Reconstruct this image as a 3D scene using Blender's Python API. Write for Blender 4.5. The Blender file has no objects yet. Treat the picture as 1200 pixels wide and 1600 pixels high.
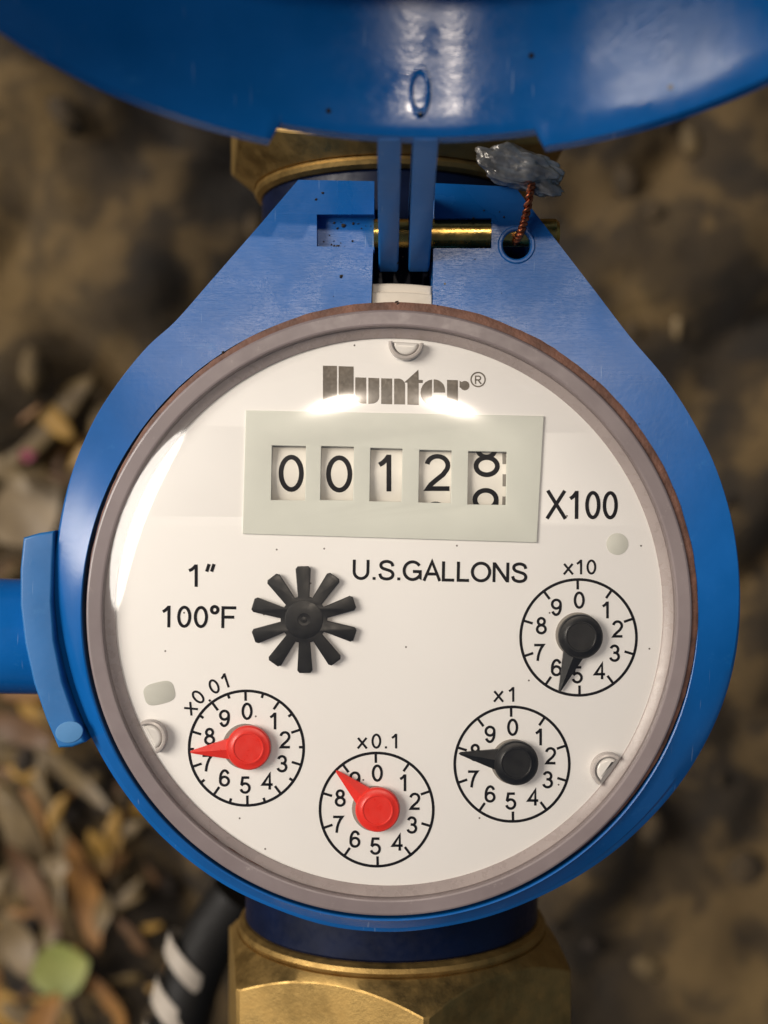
import bpy, bmesh, math, random
from mathutils import Vector, Matrix, noise
R = math.radians
random.seed(7)
scene = bpy.context.scene
C = scene.collection
MM = 0.001
CAM_H = 200.0            # camera height above the meter's top face, mm

# ------------------------------------------------------------------ camera
cd = bpy.data.cameras.new('camera')
cd.sensor_fit = 'VERTICAL'; cd.sensor_height = 36; cd.sensor_width = 27
cd.lens = 45.0
cd.clip_start = 0.01; cd.clip_end = 100
cd.dof.use_dof = True; cd.dof.focus_distance = CAM_H*MM; cd.dof.aperture_fstop = 12.0
cam = bpy.data.objects.new('camera', cd); C.objects.link(cam)
cam.location = (0, 0, CAM_H*MM)
scene.camera = cam

# ------------------------------------------------------------------ sky + sun
SUN_EL, SUN_AZ = 40.0, 164.0        # azimuth counted from +X towards +Y
sun_dir = Vector((math.cos(R(SUN_EL))*math.cos(R(SUN_AZ)), math.cos(R(SUN_EL))*math.sin(R(SUN_AZ)), math.sin(R(SUN_EL))))
w = bpy.data.worlds.new('World'); scene.world = w; w.use_nodes = True
nt = w.node_tree; nt.nodes.clear()
sky = nt.nodes.new('ShaderNodeTexSky'); sky.sky_type = 'NISHITA'; sky.sun_disc = False
sky.sun_elevation = R(SUN_EL); sky.sun_rotation = R(90-SUN_AZ)
sky.dust_density = 3.0; sky.ozone_density = 0.6
bg = nt.nodes.new('ShaderNodeBackground'); bg.inputs['Strength'].default_value = 0.028
wo = nt.nodes.new('ShaderNodeOutputWorld')
nt.links.new(sky.outputs[0], bg.inputs[0]); nt.links.new(bg.outputs[0], wo.inputs[0])
sd = bpy.data.lights.new('sun', 'SUN'); sd.energy = 2.5; sd.angle = R(32); sd.color = (1.0, 0.93, 0.85)
sun = bpy.data.objects.new('sun', sd); C.objects.link(sun)
sun.rotation_euler = (-sun_dir).to_track_quat('-Z', 'Y').to_euler()

# the two bulbs of the lamp overhead, mirrored as the twin glints in the lens
for dx, dy in ((-0.060, 0.166), (0.076, 0.160)):
    ad = bpy.data.lights.new('overhead_bulb', 'AREA'); ad.shape = 'DISK'; ad.size = 0.034; ad.energy = 3.8; ad.color = (1.0, 0.86, 0.72)
    ao = bpy.data.objects.new('overhead_bulb', ad); C.objects.link(ao)
    dv = Vector((dx, dy, 0.985)).normalized(); ao.location = dv*2.0
    ao.rotation_euler = (-dv).to_track_quat('-Z', 'Y').to_euler()

scene.view_settings.view_transform = 'Standard'
scene.view_settings.look = 'None'
scene.view_settings.exposure = 0.55
scene.view_settings.gamma = 1.0
scene.view_settings.use_curve_mapping = False
scene.cycles.max_bounces = 7; scene.cycles.diffuse_bounces = 3; scene.cycles.glossy_bounces = 4
scene.cycles.transparent_max_bounces = 16

# ------------------------------------------------------------------ materials
def srgb(r, g, b):
    f = lambda c: c/12.92 if c <= 0.04045 else ((c+0.055)/1.055)**2.4
    return (f(r/255), f(g/255), f(b/255), 1)
class NT:
    def __init__(s, name):
        s.m = bpy.data.materials.new(name); s.m.use_nodes = True
        s.t = s.m.node_tree; s.t.nodes.clear()
        s.out = s.n('ShaderNodeOutputMaterial')
    def n(s, typ, **kw):
        nd = s.t.nodes.new(typ)
        for k, v in kw.items():
            if k.startswith('_'): setattr(nd, k[1:], v)
            else: nd.inputs[k.replace('__', ' ')].default_value = v
        return nd
    def l(s, a, b): s.t.links.new(a, b)
    def principled(s, **kw):
        p = s.n('ShaderNodeBsdfPrincipled')
        for k, v in kw.items(): p.inputs[k.replace('__', ' ')].default_value = v
        s.l(p.outputs[0], s.out.inputs['Surface']); s.p = p
        return p
    def coords(s, scale=(1, 1, 1), loc=(0, 0, 0), rot=(0, 0, 0)):
        g = s.n('ShaderNodeNewGeometry')      # world position: meshes of one thing share it
        mp = s.n('ShaderNodeMapping'); s.l(g.outputs['Position'], mp.inputs['Vector'])
        mp.inputs['Scale'].default_value = scale; mp.inputs['Location'].default_value = loc; mp.inputs['Rotation'].default_value = rot
        return mp.outputs[0]
    def noise(s, vec, scale, detail=4, rough=0.55, dist=0.0):
        n = s.n('ShaderNodeTexNoise', Scale=scale, Detail=detail, Roughness=rough, Distortion=dist)
        s.l(vec, n.inputs['Vector']); return n.outputs['Fac']
    def ramp(s, fac, stops, interp='LINEAR'):
        r = s.n('ShaderNodeValToRGB'); s.l(fac, r.inputs[0]); cr = r.color_ramp; cr.interpolation = interp
        while len(cr.elements) < len(stops): cr.elements.new(0.5)
        for e, (p, c) in zip(cr.elements, stops):
            e.position = p; e.color = c if len(c) == 4 else (*c, 1)
        return r.outputs[0]
    def mix(s, fac, a, b, typ='MIX'):
        m = s.n('ShaderNodeMix', _data_type='RGBA', _blend_type=typ)
        for sock, v in ((m.inputs[0], fac), (m.inputs[6], a), (m.inputs[7], b)):
            if hasattr(v, 'links'): s.l(v, sock)
            else: sock.default_value = v
        return m.outputs[2]
    def math(s, op, a, b=0.0):
        m = s.n('ShaderNodeMath', _operation=op)
        for i, v in enumerate((a, b)):
            if hasattr(v, 'links'): s.l(v, m.inputs[i])
            else: m.inputs[i].default_value = v
        return m.outputs[0]
    def bump(s, h, strength, dist):
        b = s.n('ShaderNodeBump', Strength=strength, Distance=dist); s.l(h, b.inputs['Height'])
        s.l(b.outputs[0], s.p.inputs['Normal']); return b
g1 = lambda v: (v, v, v, 1)

def mat_simple(name, col, rough=0.4, metal=0.0, var=0.12, vscale=120, bump=0.0, spec=0.5):
    t = NT(name); p = t.principled(Roughness=rough, Metallic=metal); p.inputs['Specular IOR Level'].default_value = spec
    v = t.coords(); n = t.noise(v, vscale, 5)
    dark = tuple(c*(1-var) for c in col[:3])+(1,); lite = tuple(min(1, c*(1+var)) for c in col[:3])+(1,)
    t.l(t.ramp(n, [(0.3, dark), (0.7, lite)]), p.inputs['Base Color'])
    n2 = t.noise(v, vscale*6, 3)
    t.l(t.ramp(n2, [(0.3, g1(max(0.02, rough-0.08))), (0.75, g1(min(1, rough+0.1)))]), p.inputs['Roughness'])
    if bump: t.bump(n2, bump, 0.0004)
    return t.m

def mat_blue(name, brushed, base=(0.0006, 0.096, 0.335), rough=0.25):
    t = NT(name); p = t.principled(Roughness=rough, IOR=1.5)
    v = t.coords()
    n = t.noise(v, 55, 6, 0.6)
    b2 = tuple(c*0.82 for c in base)+(1,); b3 = (base[0]+0.006, base[1]*1.12, base[2]*1.08, 1)
    col = t.ramp(n, [(0.3, b2), (0.72, b3)])
    # pale chalky scuffs
    sc = t.noise(t.coords(scale=(1, 1.6, 1), rot=(0, 0, 0.5)), 190, 8, 0.72)
    scm = t.ramp(sc, [(0.60, g1(0)), (0.80, g1(0.35))])
    col = t.mix(scm, col, (0.05, 0.22, 0.47, 1))
    # fine pale scratches
    for rz, off in ((0.75, 0.0), (-0.95, 3.0), (0.2, 7.0)):
        sr = t.noise(t.coords(scale=(1400, 110, 200), loc=(off, off, 0), rot=(0, 0, rz)), 1.0, 2, 0.4)
        col = t.mix(t.ramp(sr, [(0.745, g1(0)), (0.79, g1(0.30))]), col, (0.25, 0.36, 0.52, 1))
    # black dirt specks
    vo = t.n('ShaderNodeTexVoronoi', Scale=420.0); t.l(v, vo.inputs['Vector'])
    sp = t.math('MULTIPLY', t.math('LESS_THAN', vo.outputs['Distance'], 0.17), t.math('GREATER_THAN', t.n('ShaderNodeSeparateColor').outputs[0], 2.0))
    sepc = t.n('ShaderNodeSeparateColor'); t.l(vo.outputs['Color'], sepc.inputs[0])
    sp = t.math('MULTIPLY', t.math('LESS_THAN', vo.outputs['Distance'], 0.16), t.math('GREATER_THAN', sepc.outputs[0], 0.985))
    col = t.mix(sp, col, (0.01, 0.009, 0.008, 1))
    t.l(col, p.inputs['Base Color'])
    # long fine machining lines along X, strongest on the hinge bracket
    br = t.noise(t.coords(scale=(1, 34, 34)), 60, 6, 0.75)
    fine = t.noise(v, 900, 3)
    if brushed:
        sx = t.n('ShaderNodeSeparateXYZ'); t.l(v, sx.inputs[0])
        mk = t.n('ShaderNodeMapRange'); mk.inputs['From Min'].default_value = 0.018; mk.inputs['From Max'].default_value = 0.034
        t.l(sx.outputs[1], mk.inputs['Value'])
        h = t.math('ADD', t.math('MULTIPLY', br, t.math('MULTIPLY', mk.outputs[0], 1.0)), t.math('MULTIPLY', fine, 0.15))
        t.bump(h, 0.35, 0.00018)
        big = t.noise(v, 62, 4, 0.6, 0.5)
        rr = t.math('ADD', t.math('MULTIPLY', mk.outputs[0], 0.05), t.math('ADD', t.math('MULTIPLY', t.math('MULTIPLY', mk.outputs[0], 0.20), t.ramp(big, [(0.40, g1(0)), (0.62, g1(1))])), t.math('SUBTRACT', rough, t.math('MULTIPLY', mk.outputs[0], 0.07))))
        t.l(rr, p.inputs['Roughness'])
    else:
        t.bump(fine, 0.25, 0.00006)
        t.l(t.ramp(t.noise(v, 130, 6, 0.7), [(0.35, g1(rough-0.07)), (0.7, g1(rough+0.12))]), p.inputs['Roughness'])
    return t.m

def mat_brass(name, base=(0.36, 0.235, 0.082), rough=0.5):
    t = NT(name); p = t.principled(Metallic=1.0, Roughness=rough)
    v = t.coords()
    n = t.noise(v, 90, 7, 0.65)
    col = t.ramp(n, [(0.28, tuple(c*0.55 for c in base)+(1,)), (0.5, base+(1,)), (0.75, tuple(min(1, c*1.2) for c in base)+(1,))])
    t.l(col, p.inputs['Base Color'])
    n2 = t.noise(v, 1200, 4, 0.7)
    t.l(t.ramp(t.noise(v, 260, 6, 0.7), [(0.3, g1(rough-0.1)), (0.75, g1(rough+0.2))]), p.inputs['Roughness'])
    t.bump(n2, 0.35, 0.00015)
    return t.m

def mat_dial():
    t = NT('dial white enamel'); p = t.principled(Roughness=0.45)
    v = t.coords()
    col = t.ramp(t.noise(v, 30, 3), [(0.3, (0.81, 0.79, 0.775, 1)), (0.7, (0.84, 0.822, 0.81, 1))])
    vo = t.n('ShaderNodeTexVoronoi', _voronoi_dimensions='2D', Scale=190.0); t.l(t.coords(scale=(1, 1, 0.001)), vo.inputs['Vector'])
    sepc = t.n('ShaderNodeSeparateColor'); t.l(vo.outputs['Color'], sepc.inputs[0])
    sp = t.math('MULTIPLY', t.math('LESS_THAN', vo.outputs['Distance'], 0.028), t.math('GREATER_THAN', sepc.outputs[1], 0.84))
    col = t.mix(sp, col, (0.10, 0.08, 0.07, 1))
    t.l(col, p.inputs['Base Color']); return t.m

def mat_glass():
    t = NT('clear lens plastic')
    lw = t.n('ShaderNodeLayerWeight', Blend=0.5)
    pw = t.math('POWER', lw.outputs['Facing'], 5.0)
    fac = t.math('ADD', t.math('MULTIPLY', pw, 0.95), 0.038)
    tr = t.n('ShaderNodeBsdfTransparent'); tr.inputs[0].default_value = (0.985, 0.98, 0.965, 1)
    gl = t.n('ShaderNodeBsdfGlossy'); gl.inputs['Roughness'].default_value = 0.07
    hz = t.n('ShaderNodeBsdfGlossy'); hz.inputs['Roughness'].default_value = 0.33      # fine dust and wear on the lens
    sm = t.ramp(t.noise(t.coords(), 45, 7, 0.7), [(0.3, g1(0.02)), (0.75, g1(0.13))])
    gm = t.n('ShaderNodeMixShader'); t.l(sm, gm.inputs[0]); t.l(gl.outputs[0], gm.inputs[1]); t.l(hz.outputs[0], gm.inputs[2])
    mx = t.n('ShaderNodeMixShader'); t.l(fac, mx.inputs[0]); t.l(tr.outputs[0], mx.inputs[1]); t.l(gm.outputs[0], mx.inputs[2])
    t.l(mx.outputs[0], t.out.inputs['Surface']); return t.m

def mat_lens_ring():
    t = NT('smoky lens flange plastic'); p = t.principled(Roughness=0.3, IOR=1.5)
    v = t.coords()
    n = t.noise(v, 60, 5)
    col = t.ramp(n, [(0.3, (0.16, 0.128, 0.125, 1)), (0.7, (0.215, 0.175, 0.17, 1))])
    sc = t.ramp(t.noise(v, 420, 7, 0.75), [(0.62, g1(0)), (0.75, g1(0.5))])
    col = t.mix(sc, col, (0.42, 0.37, 0.33, 1))
    t.l(col, p.inputs['Base Color'])
    p.inputs['Coat Weight'].default_value = 0.15; p.inputs['Coat Roughness'].default_value = 0.1
    t.l(t.ramp(t.noise(v, 300, 5, 0.7), [(0.3, g1(0.3)), (0.75, g1(0.55))]), p.inputs['Roughness'])
    return t.m

def mat_ground():
    t = NT('soil'); p = t.principled(Roughness=0.9); v = t.coords()
    a = t.noise(v, 8.5, 6, 0.6, 0.6)
    b = t.noise(t.coords(loc=(3, 1, 0)), 32, 6, 0.6, 0.4)
    c1 = t.ramp(a, [(0.40, (0.008, 0.005, 0.002, 1)), (0.46, (0.018, 0.011, 0.0035, 1)), (0.53, (0.046, 0.028, 0.009, 1)), (0.62, (0.115, 0.074, 0.026, 1))])
    c2 = t.ramp(b, [(0.40, (0.008, 0.005, 0.002, 1)), (0.50, (0.026, 0.016, 0.005, 1)), (0.58, (0.14, 0.088, 0.030, 1))])
    t.l(t.mix(0.5, c1, c2), p.inputs['Base Color'])
    t.bump(t.noise(v, 160, 8, 0.7), 0.8, 0.004)
    return t.m

def mat_leaf(name, c1, c2):
    t = NT(name); p = t.principled(Roughness=0.55); v = t.coords()
    t.l(t.ramp(t.noise(v, 90, 5, 0.6), [(0.35, c1+(1,)), (0.65, c2+(1,))]), p.inputs['Base Color'])
    return t.m

M_BLUE = mat_blue('blue plastic brushed', True); M_BLUE.node_tree.nodes['Principled BSDF'].inputs['Specular IOR Level'].default_value = 0.55
M_CLIP = mat_blue('blue plastic rough clip', False, (0.006, 0.125, 0.36), 0.45)
M_LID = mat_blue('blue plastic lid', False, rough=0.16); M_LID.node_tree.nodes['Principled BSDF'].inputs['Specular IOR Level'].default_value = 0.2
M_ARM = mat_blue('blue plastic hinge arms', False, (0.001, 0.13, 0.42), 0.5)
M_BRASS = mat_brass('brass')
M_PIN = mat_brass('polished brass pin', (0.55, 0.36, 0.10), 0.25)
M_DIAL = mat_dial()
M_GLASS = mat_glass()
M_RING = mat_lens_ring()
M_INK = mat_simple('black ink', (0.004, 0.003, 0.004), 0.6, var=0.2, spec=0.15)
M_LOGO = mat_simple('bronze ink', (0.085, 0.066, 0.046), 0.4, metal=0.0, var=0.25, vscale=300)
M_PLATE = mat_simple('grey green plate plastic', (0.63, 0.645, 0.585), 0.5, var=0.03)
M_WHEEL = mat_simple('white wheel plastic', (0.80, 0.765, 0.70), 0.4, var=0.04)
M_HOUSE = mat_simple('cream housing plastic', (0.56, 0.50, 0.41), 0.45, var=0.06)
M_RED = mat_simple('red plastic', (0.72, 0.025, 0.012), 0.34, var=0.06)
M_BLACK = mat_simple('black plastic', (0.007, 0.007, 0.007), 0.38, var=0.3, spec=0.35)
M_SPOT = mat_simple('pale grey print', (0.52, 0.52, 0.47), 0.5, var=0.03)
M_HOLE = mat_simple('dull grey pivot', (0.22, 0.20, 0.175), 0.6, var=0.1)
M_GASKET = mat_simple('brown rubber gasket', (0.13, 0.058, 0.036), 0.65, var=0.4, vscale=260, bump=0.4)
M_LEAD = mat_simple('lead', (0.36, 0.345, 0.32), 0.36, metal=0.7, var=0.6, vscale=200, bump=0.35)
M_COPPER = mat_simple('copper', (0.42, 0.13, 0.06), 0.35, metal=1.0, var=0.45, vscale=500)
M_GROUND = mat_ground()
M_HOSE = mat_simple('black hose rubber', (0.006, 0.0055, 0.005), 0.6, spec=0.2)
M_BAND = mat_simple('pale hose band', (0.33, 0.29, 0.24), 0.6, var=0.1)
M_SURR = mat_simple('pale grey surround', (0.33, 0.28, 0.27), 0.3, var=0.1)
M_NUBW = mat_simple('pale nub wall', (0.46, 0.42, 0.40), 0.25, var=0.06)
M_NECK = mat_simple('shade-darkened navy enamel', (0.0012, 0.0045, 0.02), 0.45, var=0.3, spec=0.2)  # navy enamel, its colour darkened further to paint in shade below the body
M_NUB = mat_simple('milky lens nub', (0.72, 0.69, 0.66), 0.2, var=0.05)

# ------------------------------------------------------------------ helpers (all lengths in millimetres)
def W(px, py, z=0.0):
    """photo pixel (1200x1600) seen on the level plane z (mm) -> x, y in mm"""
    k = (CAM_H-z)/CAM_H*0.1
    return ((px-600)*k, (800-py)*k)
def finish(me, angle=35):
    me.validate(); me.update()
    me.shade_smooth(); me.set_sharp_from_angle(angle=R(angle))
def obj_from(name, verts, faces, mat, parent=None, angle=35, mm=True):
    me = bpy.data.meshes.new(name)
    k = MM if mm else 1
    me.from_pydata([(v[0]*k, v[1]*k, v[2]*k) for v in verts], [], faces)
    bm = bmesh.new(); bm.from_mesh(me); bmesh.ops.recalc_face_normals(bm, faces=bm.faces); bm.to_mesh(me); bm.free()
    finish(me, angle)
    me.materials.append(mat)
    o = bpy.data.objects.new(name, me); C.objects.link(o)
    if parent: o.parent = parent
    return o
def flat_from(name, verts, faces, mat, parent):
    me = bpy.data.meshes.new(name)
    me.from_pydata([(v[0]*MM, v[1]*MM, v[2]*MM) for v in verts], [], faces); me.update()
    me.materials.append(mat)
    o = bpy.data.objects.new(name, me); C.objects.link(o); o.parent = parent
    return o
def plate(name, loops, z0, z1, mat, parent=None, bevel=0.3, res=2, angle=35):
    """filled outline (first loop) with holes, extruded z0..z1 with rounded edges"""
    cu = bpy.data.curves.new(name, 'CURVE'); cu.dimensions = '2D'; cu.fill_mode = 'BOTH'
    h = (z1-z0)/2
    cu.extrude = max(1e-6, (h-bevel)*MM); cu.bevel_depth = bevel*MM; cu.bevel_resolution = res; cu.offset = -bevel*MM if bevel else 0.0
    for lp in loops:
        s = cu.splines.new('POLY'); s.points.add(len(lp)-1); s.use_cyclic_u = True
        for p, (x, y) in zip(s.points, lp): p.co = (x*MM, y*MM, 0, 1)
    t = bpy.data.objects.new('tmp', cu); C.objects.link(t)
    bpy.context.view_layer.update()
    me = bpy.data.meshes.new_from_object(t.evaluated_get(bpy.context.evaluated_depsgraph_get()))
    bpy.data.objects.remove(t); bpy.data.curves.remove(cu)
    me.name = name
    me.transform(Matrix.Translation((0, 0, (z0+z1)/2*MM)))
    bm = bmesh.new(); bm.from_mesh(me); bmesh.ops.remove_doubles(bm, verts=bm.verts, dist=1e-6)
    bmesh.ops.recalc_face_normals(bm, faces=bm.faces); bm.to_mesh(me); bm.free()
    finish(me, angle)
    me.materials.clear(); me.materials.append(mat)
    o = bpy.data.objects.new(name, me); C.objects.link(o)
    if parent: o.parent = parent
    return o
def circle(cx, cy, r, n=64, ry=None, rot=0):
    ry = r if ry is None else ry
    out = []
    for i in range(n):
        a = 2*math.pi*i/n; x = r*math.cos(a); y = ry*math.sin(a)
        out.append((cx+x*math.cos(rot)-y*math.sin(rot), cy+x*math.sin(rot)+y*math.cos(rot)))
    return out
def catmull(pts, n=8, closed=False):
    out = []; N = len(pts)
    rng = range(N) if closed else range(N-1)
    for i in rng:
        g = lambda k: pts[k % N] if closed else pts[max(0, min(N-1, k))]
        p0, p1, p2, p3 = g(i-1), g(i), g(i+1), g(i+2)
        for j in range(n):
            t = j/n
            out.append(tuple(0.5*((2*b)+(-a+c)*t+(2*a-5*b+4*c-d)*t*t+(-a+3*b-3*c+d)*t**3) for a, b, c, d in zip(p0, p1, p2, p3)))
    if not closed: out.append(tuple(pts[-1]))
    return out
def lathe(name, prof, cx, cy, mat, parent=None, n=160, closed=True, angle=30):
    """revolve (r, z) profile about the vertical through cx, cy"""
    v = []; f = []; m = len(prof)
    for i in range(n):
        a = 2*math.pi*i/n
        for r, z in prof: v.append((cx+r*math.cos(a), cy+r*math.sin(a), z))
    for i in range(n):
        for j in range(m if closed else m-1):
            a, b = i*m+j, i*m+(j+1) % m; k = (i+1) % n
            f.append((a, b, k*m+(j+1) % m, k*m+j))
    return obj_from(name, v, f, mat, parent, angle)
def tube(path, rad, n=12, caps=True):
    """verts, faces of a tube along a list of points; rad a number or list"""
    v = []; f = []; P = [Vector(p) for p in path]; m = len(P)
    up = Vector((0.13, 0.21, 0.97)); prev = None
    for i, p in enumerate(P):
        t = (P[min(m-1, i+1)]-P[max(0, i-1)]).normalized()
        u = (up-t*up.dot(t)) if prev is None else (prev-t*prev.dot(t))
        u.normalize(); prev = u; s = t.cross(u)
        r = rad[i] if isinstance(rad, (list, tuple)) else rad
        for k in range(n):
            a = 2*math.pi*k/n; v.append(tuple(p+u*(r*math.cos(a))+s*(r*math.sin(a))))
    for i in range(m-1):
        for k in range(n):
            f.append((i*n+k, i*n+(k+1) % n, (i+1)*n+(k+1) % n, (i+1)*n+k))
    if caps: f.append(tuple(range(n))); f.append(tuple(range((m-1)*n, m*n)))
    return v, f
def merge(*parts):
    V = []; F = []
    for v, f in parts:
        o = len(V); V += v; F += [tuple(i+o for i in q) for q in f]
    return V, F
def tag(o, label, cat, group=None, kind=None):
    o['label'] = label; o['category'] = cat
    if group: o['group'] = group
    if kind: o['kind'] = kind
    return o
def empty(name, loc=(0, 0, 0)):
    o = bpy.data.objects.new(name, None); o.empty_display_size = 0.02; C.objects.link(o); o.location = [c*MM for c in loc]; return o

# ---- stroke lettering: every glyph is centre lines in units of the capital height
def arc(cx, cy, rx, ry, a0, a1, n=14):
    return [(cx+rx*math.cos(R(a0+(a1-a0)*i/n)), cy+ry*math.sin(R(a0+(a1-a0)*i/n))) for i in range(n+1)]
def ring(cx, cy, rx, ry, n=28): return ('c', arc(cx, cy, rx, ry, 0, 360, n)[:-1])
L_ = lambda *p: ('o', list(p))
SIX = [ring(.39, .31, .255, .255), ('o', arc(.405, .47, .265, .47, 35, 172, 14)+[(.135, .40), (.135, .31)])]
GLYPH = {
 '0': (.777, [ring(.39, .5, .26, .44)]),
 '1': (.777, [L_((.45, 0), (.45, 1)), ('o', [(.44, .96), (.36, .86), (.27, .78), (.16, .72)])]),
 '2': (.777, [('o', arc(.385, .69, .255, .25, 172, -30)+[(.52, .44), (.36, .30), (.22, .17), (.15, .06), (.68, .06)])]),
 '3': (.777, [('o', arc(.37, .72, .22, .22, 165, -75, 14)), ('o', [(.30, .53)]+arc(.37, .29, .255, .235, 92, -168, 18))]),
 '4': (.777, [L_((.52, 0), (.52, .92), (.10, .30), (.70, .30))]),
 '5': (.777, [('o', [(.63, .94), (.23, .94), (.155, .50)]), ('o', arc(.375, .325, .265, .27, 148, -165, 20))]),
 '6': (.777, SIX),
 '7': (.777, [('o', [(.08, .94), (.63, .94), (.50, .76), (.40, .54), (.33, .30), (.29, 0)])]),
 '8': (.777, [ring(.39, .745, .20, .20), ring(.39, .29, .255, .235)]),
 '9': (.777, [(k, [(.78-x, 1-y) for x, y in p]) for k, p in SIX]),
 'X': (.90, [L_((.04, 0), (.82, 1)), L_((.06, 1), (.86, 0))]),
 'x': (.72, [L_((.04, 0), (.64, .72)), L_((.06, .72), (.66, 0))]),
 'U': (1.0, [('o', [(.13, 1), (.13, .40)]+arc(.49, .40, .36, .345, 180, 360)+[(.85, .40), (.85, 1)])]),
 'S': (.93, [('o', catmull([(.79, .70), (.71, .87), (.46, .945), (.22, .87), (.16, .73), (.25, .60), (.47, .525), (.71, .44), (.80, .28), (.71, .12), (.47, .055), (.20, .13), (.11, .32)], 4))]),
 'G': (1.086, [('o', arc(.53, .5, .44, .445, 35, 318, 26)+[(.93, .16), (.93, .46), (.55, .46)])]),
 'A': (.93, [L_((.05, 0), (.46, .97), (.88, 0)), L_((.16, .35), (.77, .35))]),
 'L': (.777, [L_((.13, 1), (.13, .06), (.70, .06))]),
 'O': (1.086, [ring(.54, .5, .455, .445)]),
 'N': (1.0, [L_((.14, 0), (.14, 1)), L_((.16, .95), (.83, .05)), L_((.85, 0), (.85, 1))]),
 'F': (.85, [L_((.14, 0), (.14, .94), (.76, .94)), L_((.14, .51), (.67, .51))]),
 'R': (1.0, [('o', [(.14, 0), (.14, .94), (.54, .94)]+arc(.54, .715, .25, .225, 90, -90)+[(.14, .49)]), L_((.46, .49), (.86, 0))]),
 u'\u00b0': (.50, [ring(.25, .84, .15, .15)]),
 u'\u2033': (.50, [L_((.10, .68), (.20, 1.02)), L_((.30, .68), (.40, 1.02))]),
 '.': (.36, [L_((.18, 0), (.18, .145))]),
 '|': (.4, [L_((.2, 0), (.2, 1))]),
}
def ribbon(pts, w, closed, z):
    pts = [p for i, p in enumerate(pts) if i == 0 or (Vector(p)-Vector(pts[i-1])).length > 1e-6]
    n = len(pts); v = []; f = []
    for i in range(n):
        p = Vector(pts[i])
        a = Vector(pts[i-1]) if (closed or i) else None
        b = Vector(pts[(i+1) % n]) if (closed or i < n-1) else None
        d1 = (p-a).normalized() if a is not None else (b-p).normalized()
        d2 = (b-p).normalized() if b is not None else d1
        t = d1+d2
        t = t.normalized() if t.length > 1e-6 else d1
        nn = Vector((-t.y, t.x)); k = 1/max(0.45, nn.dot(Vector((-d1.y, d1.x))))
        v += [(p.x+nn.x*w/2*k, p.y+nn.y*w/2*k, z), (p.x-nn.x*w/2*k, p.y-nn.y*w/2*k, z)]
    for i in range(n if closed else n-1):
        j = (i+1) % n; f.append((2*i, 2*i+1, 2*j+1, 2*j))
    return v, f
def text_geo(s, h, wx=1.0, weight=0.125, track=0.0):
    """text centred on the origin, capital height h (mm)"""
    V = []; F = []; x = 0; k = 0
    for ch in s:
        adv, strokes = GLYPH[ch]
        for kind, pts in strokes:
            p = [((x+a*wx)*h, b*h) for a, b in pts]
            v, f = ribbon(p, weight*h, kind == 'c', 0.008*(k % 5)); k += 1
            o = len(V); V += v; F += [tuple(i+o for i in q) for q in f]
        x += adv*wx+track
    cx = (min(v[0] for v in V)+max(v[0] for v in V))/2
    return [(a-cx, b-h/2, c) for a, b, c in V], F
def put(geo, cx, cy, z, rot=0.0, sx=1.0):
    v, f = geo; c, s = math.cos(rot), math.sin(rot)
    return [(cx+(a*c*sx-b*s), cy+(a*s*sx+b*c), z+d) for a, b, d in v], f
def fit_text(s, px0, px1, py0, py1, z, rot=0.0, weight=0.125, name='lettering', parent=None, mat=None):
    """text whose inked box is px0..px1 wide and py0..py1 high at its centre"""
    k = (CAM_H-z)/CAM_H*0.1
    h = (py1-py0)*k
    v, f = text_geo(s, h, 1.0, weight)
    wd = max(a[0] for a in v)-min(a[0] for a in v)
    v, f = text_geo(s, h, ((px1-px0)*k)/wd, weight)
    cx, cy = W((px0+px1)/2, (py0+py1)/2, z)
    return flat_from(name, *put((v, f), cx, cy, z, rot), mat or M_INK, parent)

# ------------------------------------------------------------------ ground
GZ = -340.0
N = 240; EXT = 1500.0
gv = []; gf = []
def gh(x, y):
    p = Vector((x*0.012, y*0.012, 0.3))
    q = Vector((x*0.016+7, y*0.016, 1.7))
    lump = 1-abs(noise.noise(q))*2.2           # stony lumps with creases between
    return GZ + 9*noise.fractal(p*2.2, 1.0, 2.0, 5) - 20*lump + 10*noise.noise(Vector((x*0.004, y*0.004, 2)))
def warp(t):        # denser mesh in the middle
    return EXT*(0.16*t+0.84*t**3)
for j in range(N+1):
    for i in range(N+1):
        x, y = warp(2*i/N-1), warp(2*j/N-1)
        gv.append((x, y, gh(x, y)))
for j in range(N):
    for i in range(N):
        a = j*(N+1)+i; gf.append((a, a+1, a+N+2, a+N+1))
ground = obj_from('ground', gv, gf, M_GROUND, angle=180)
ground['kind'] = 'structure'

# ------------------------------------------------------------------ the water meter
meter = empty('water_meter', (0, -16, -65))
tag(meter, 'blue plastic water meter with round white dial, brass nuts and raised lid', 'water meter')
_unp = []
def P(o):                      # parts are modelled in world millimetres; keep them there under the Empty
    o.parent = meter; o.matrix_parent_inverse = Matrix.Translation(meter.location).inverted(); return o

CX, CY = W(608, 957, 0)
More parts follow.
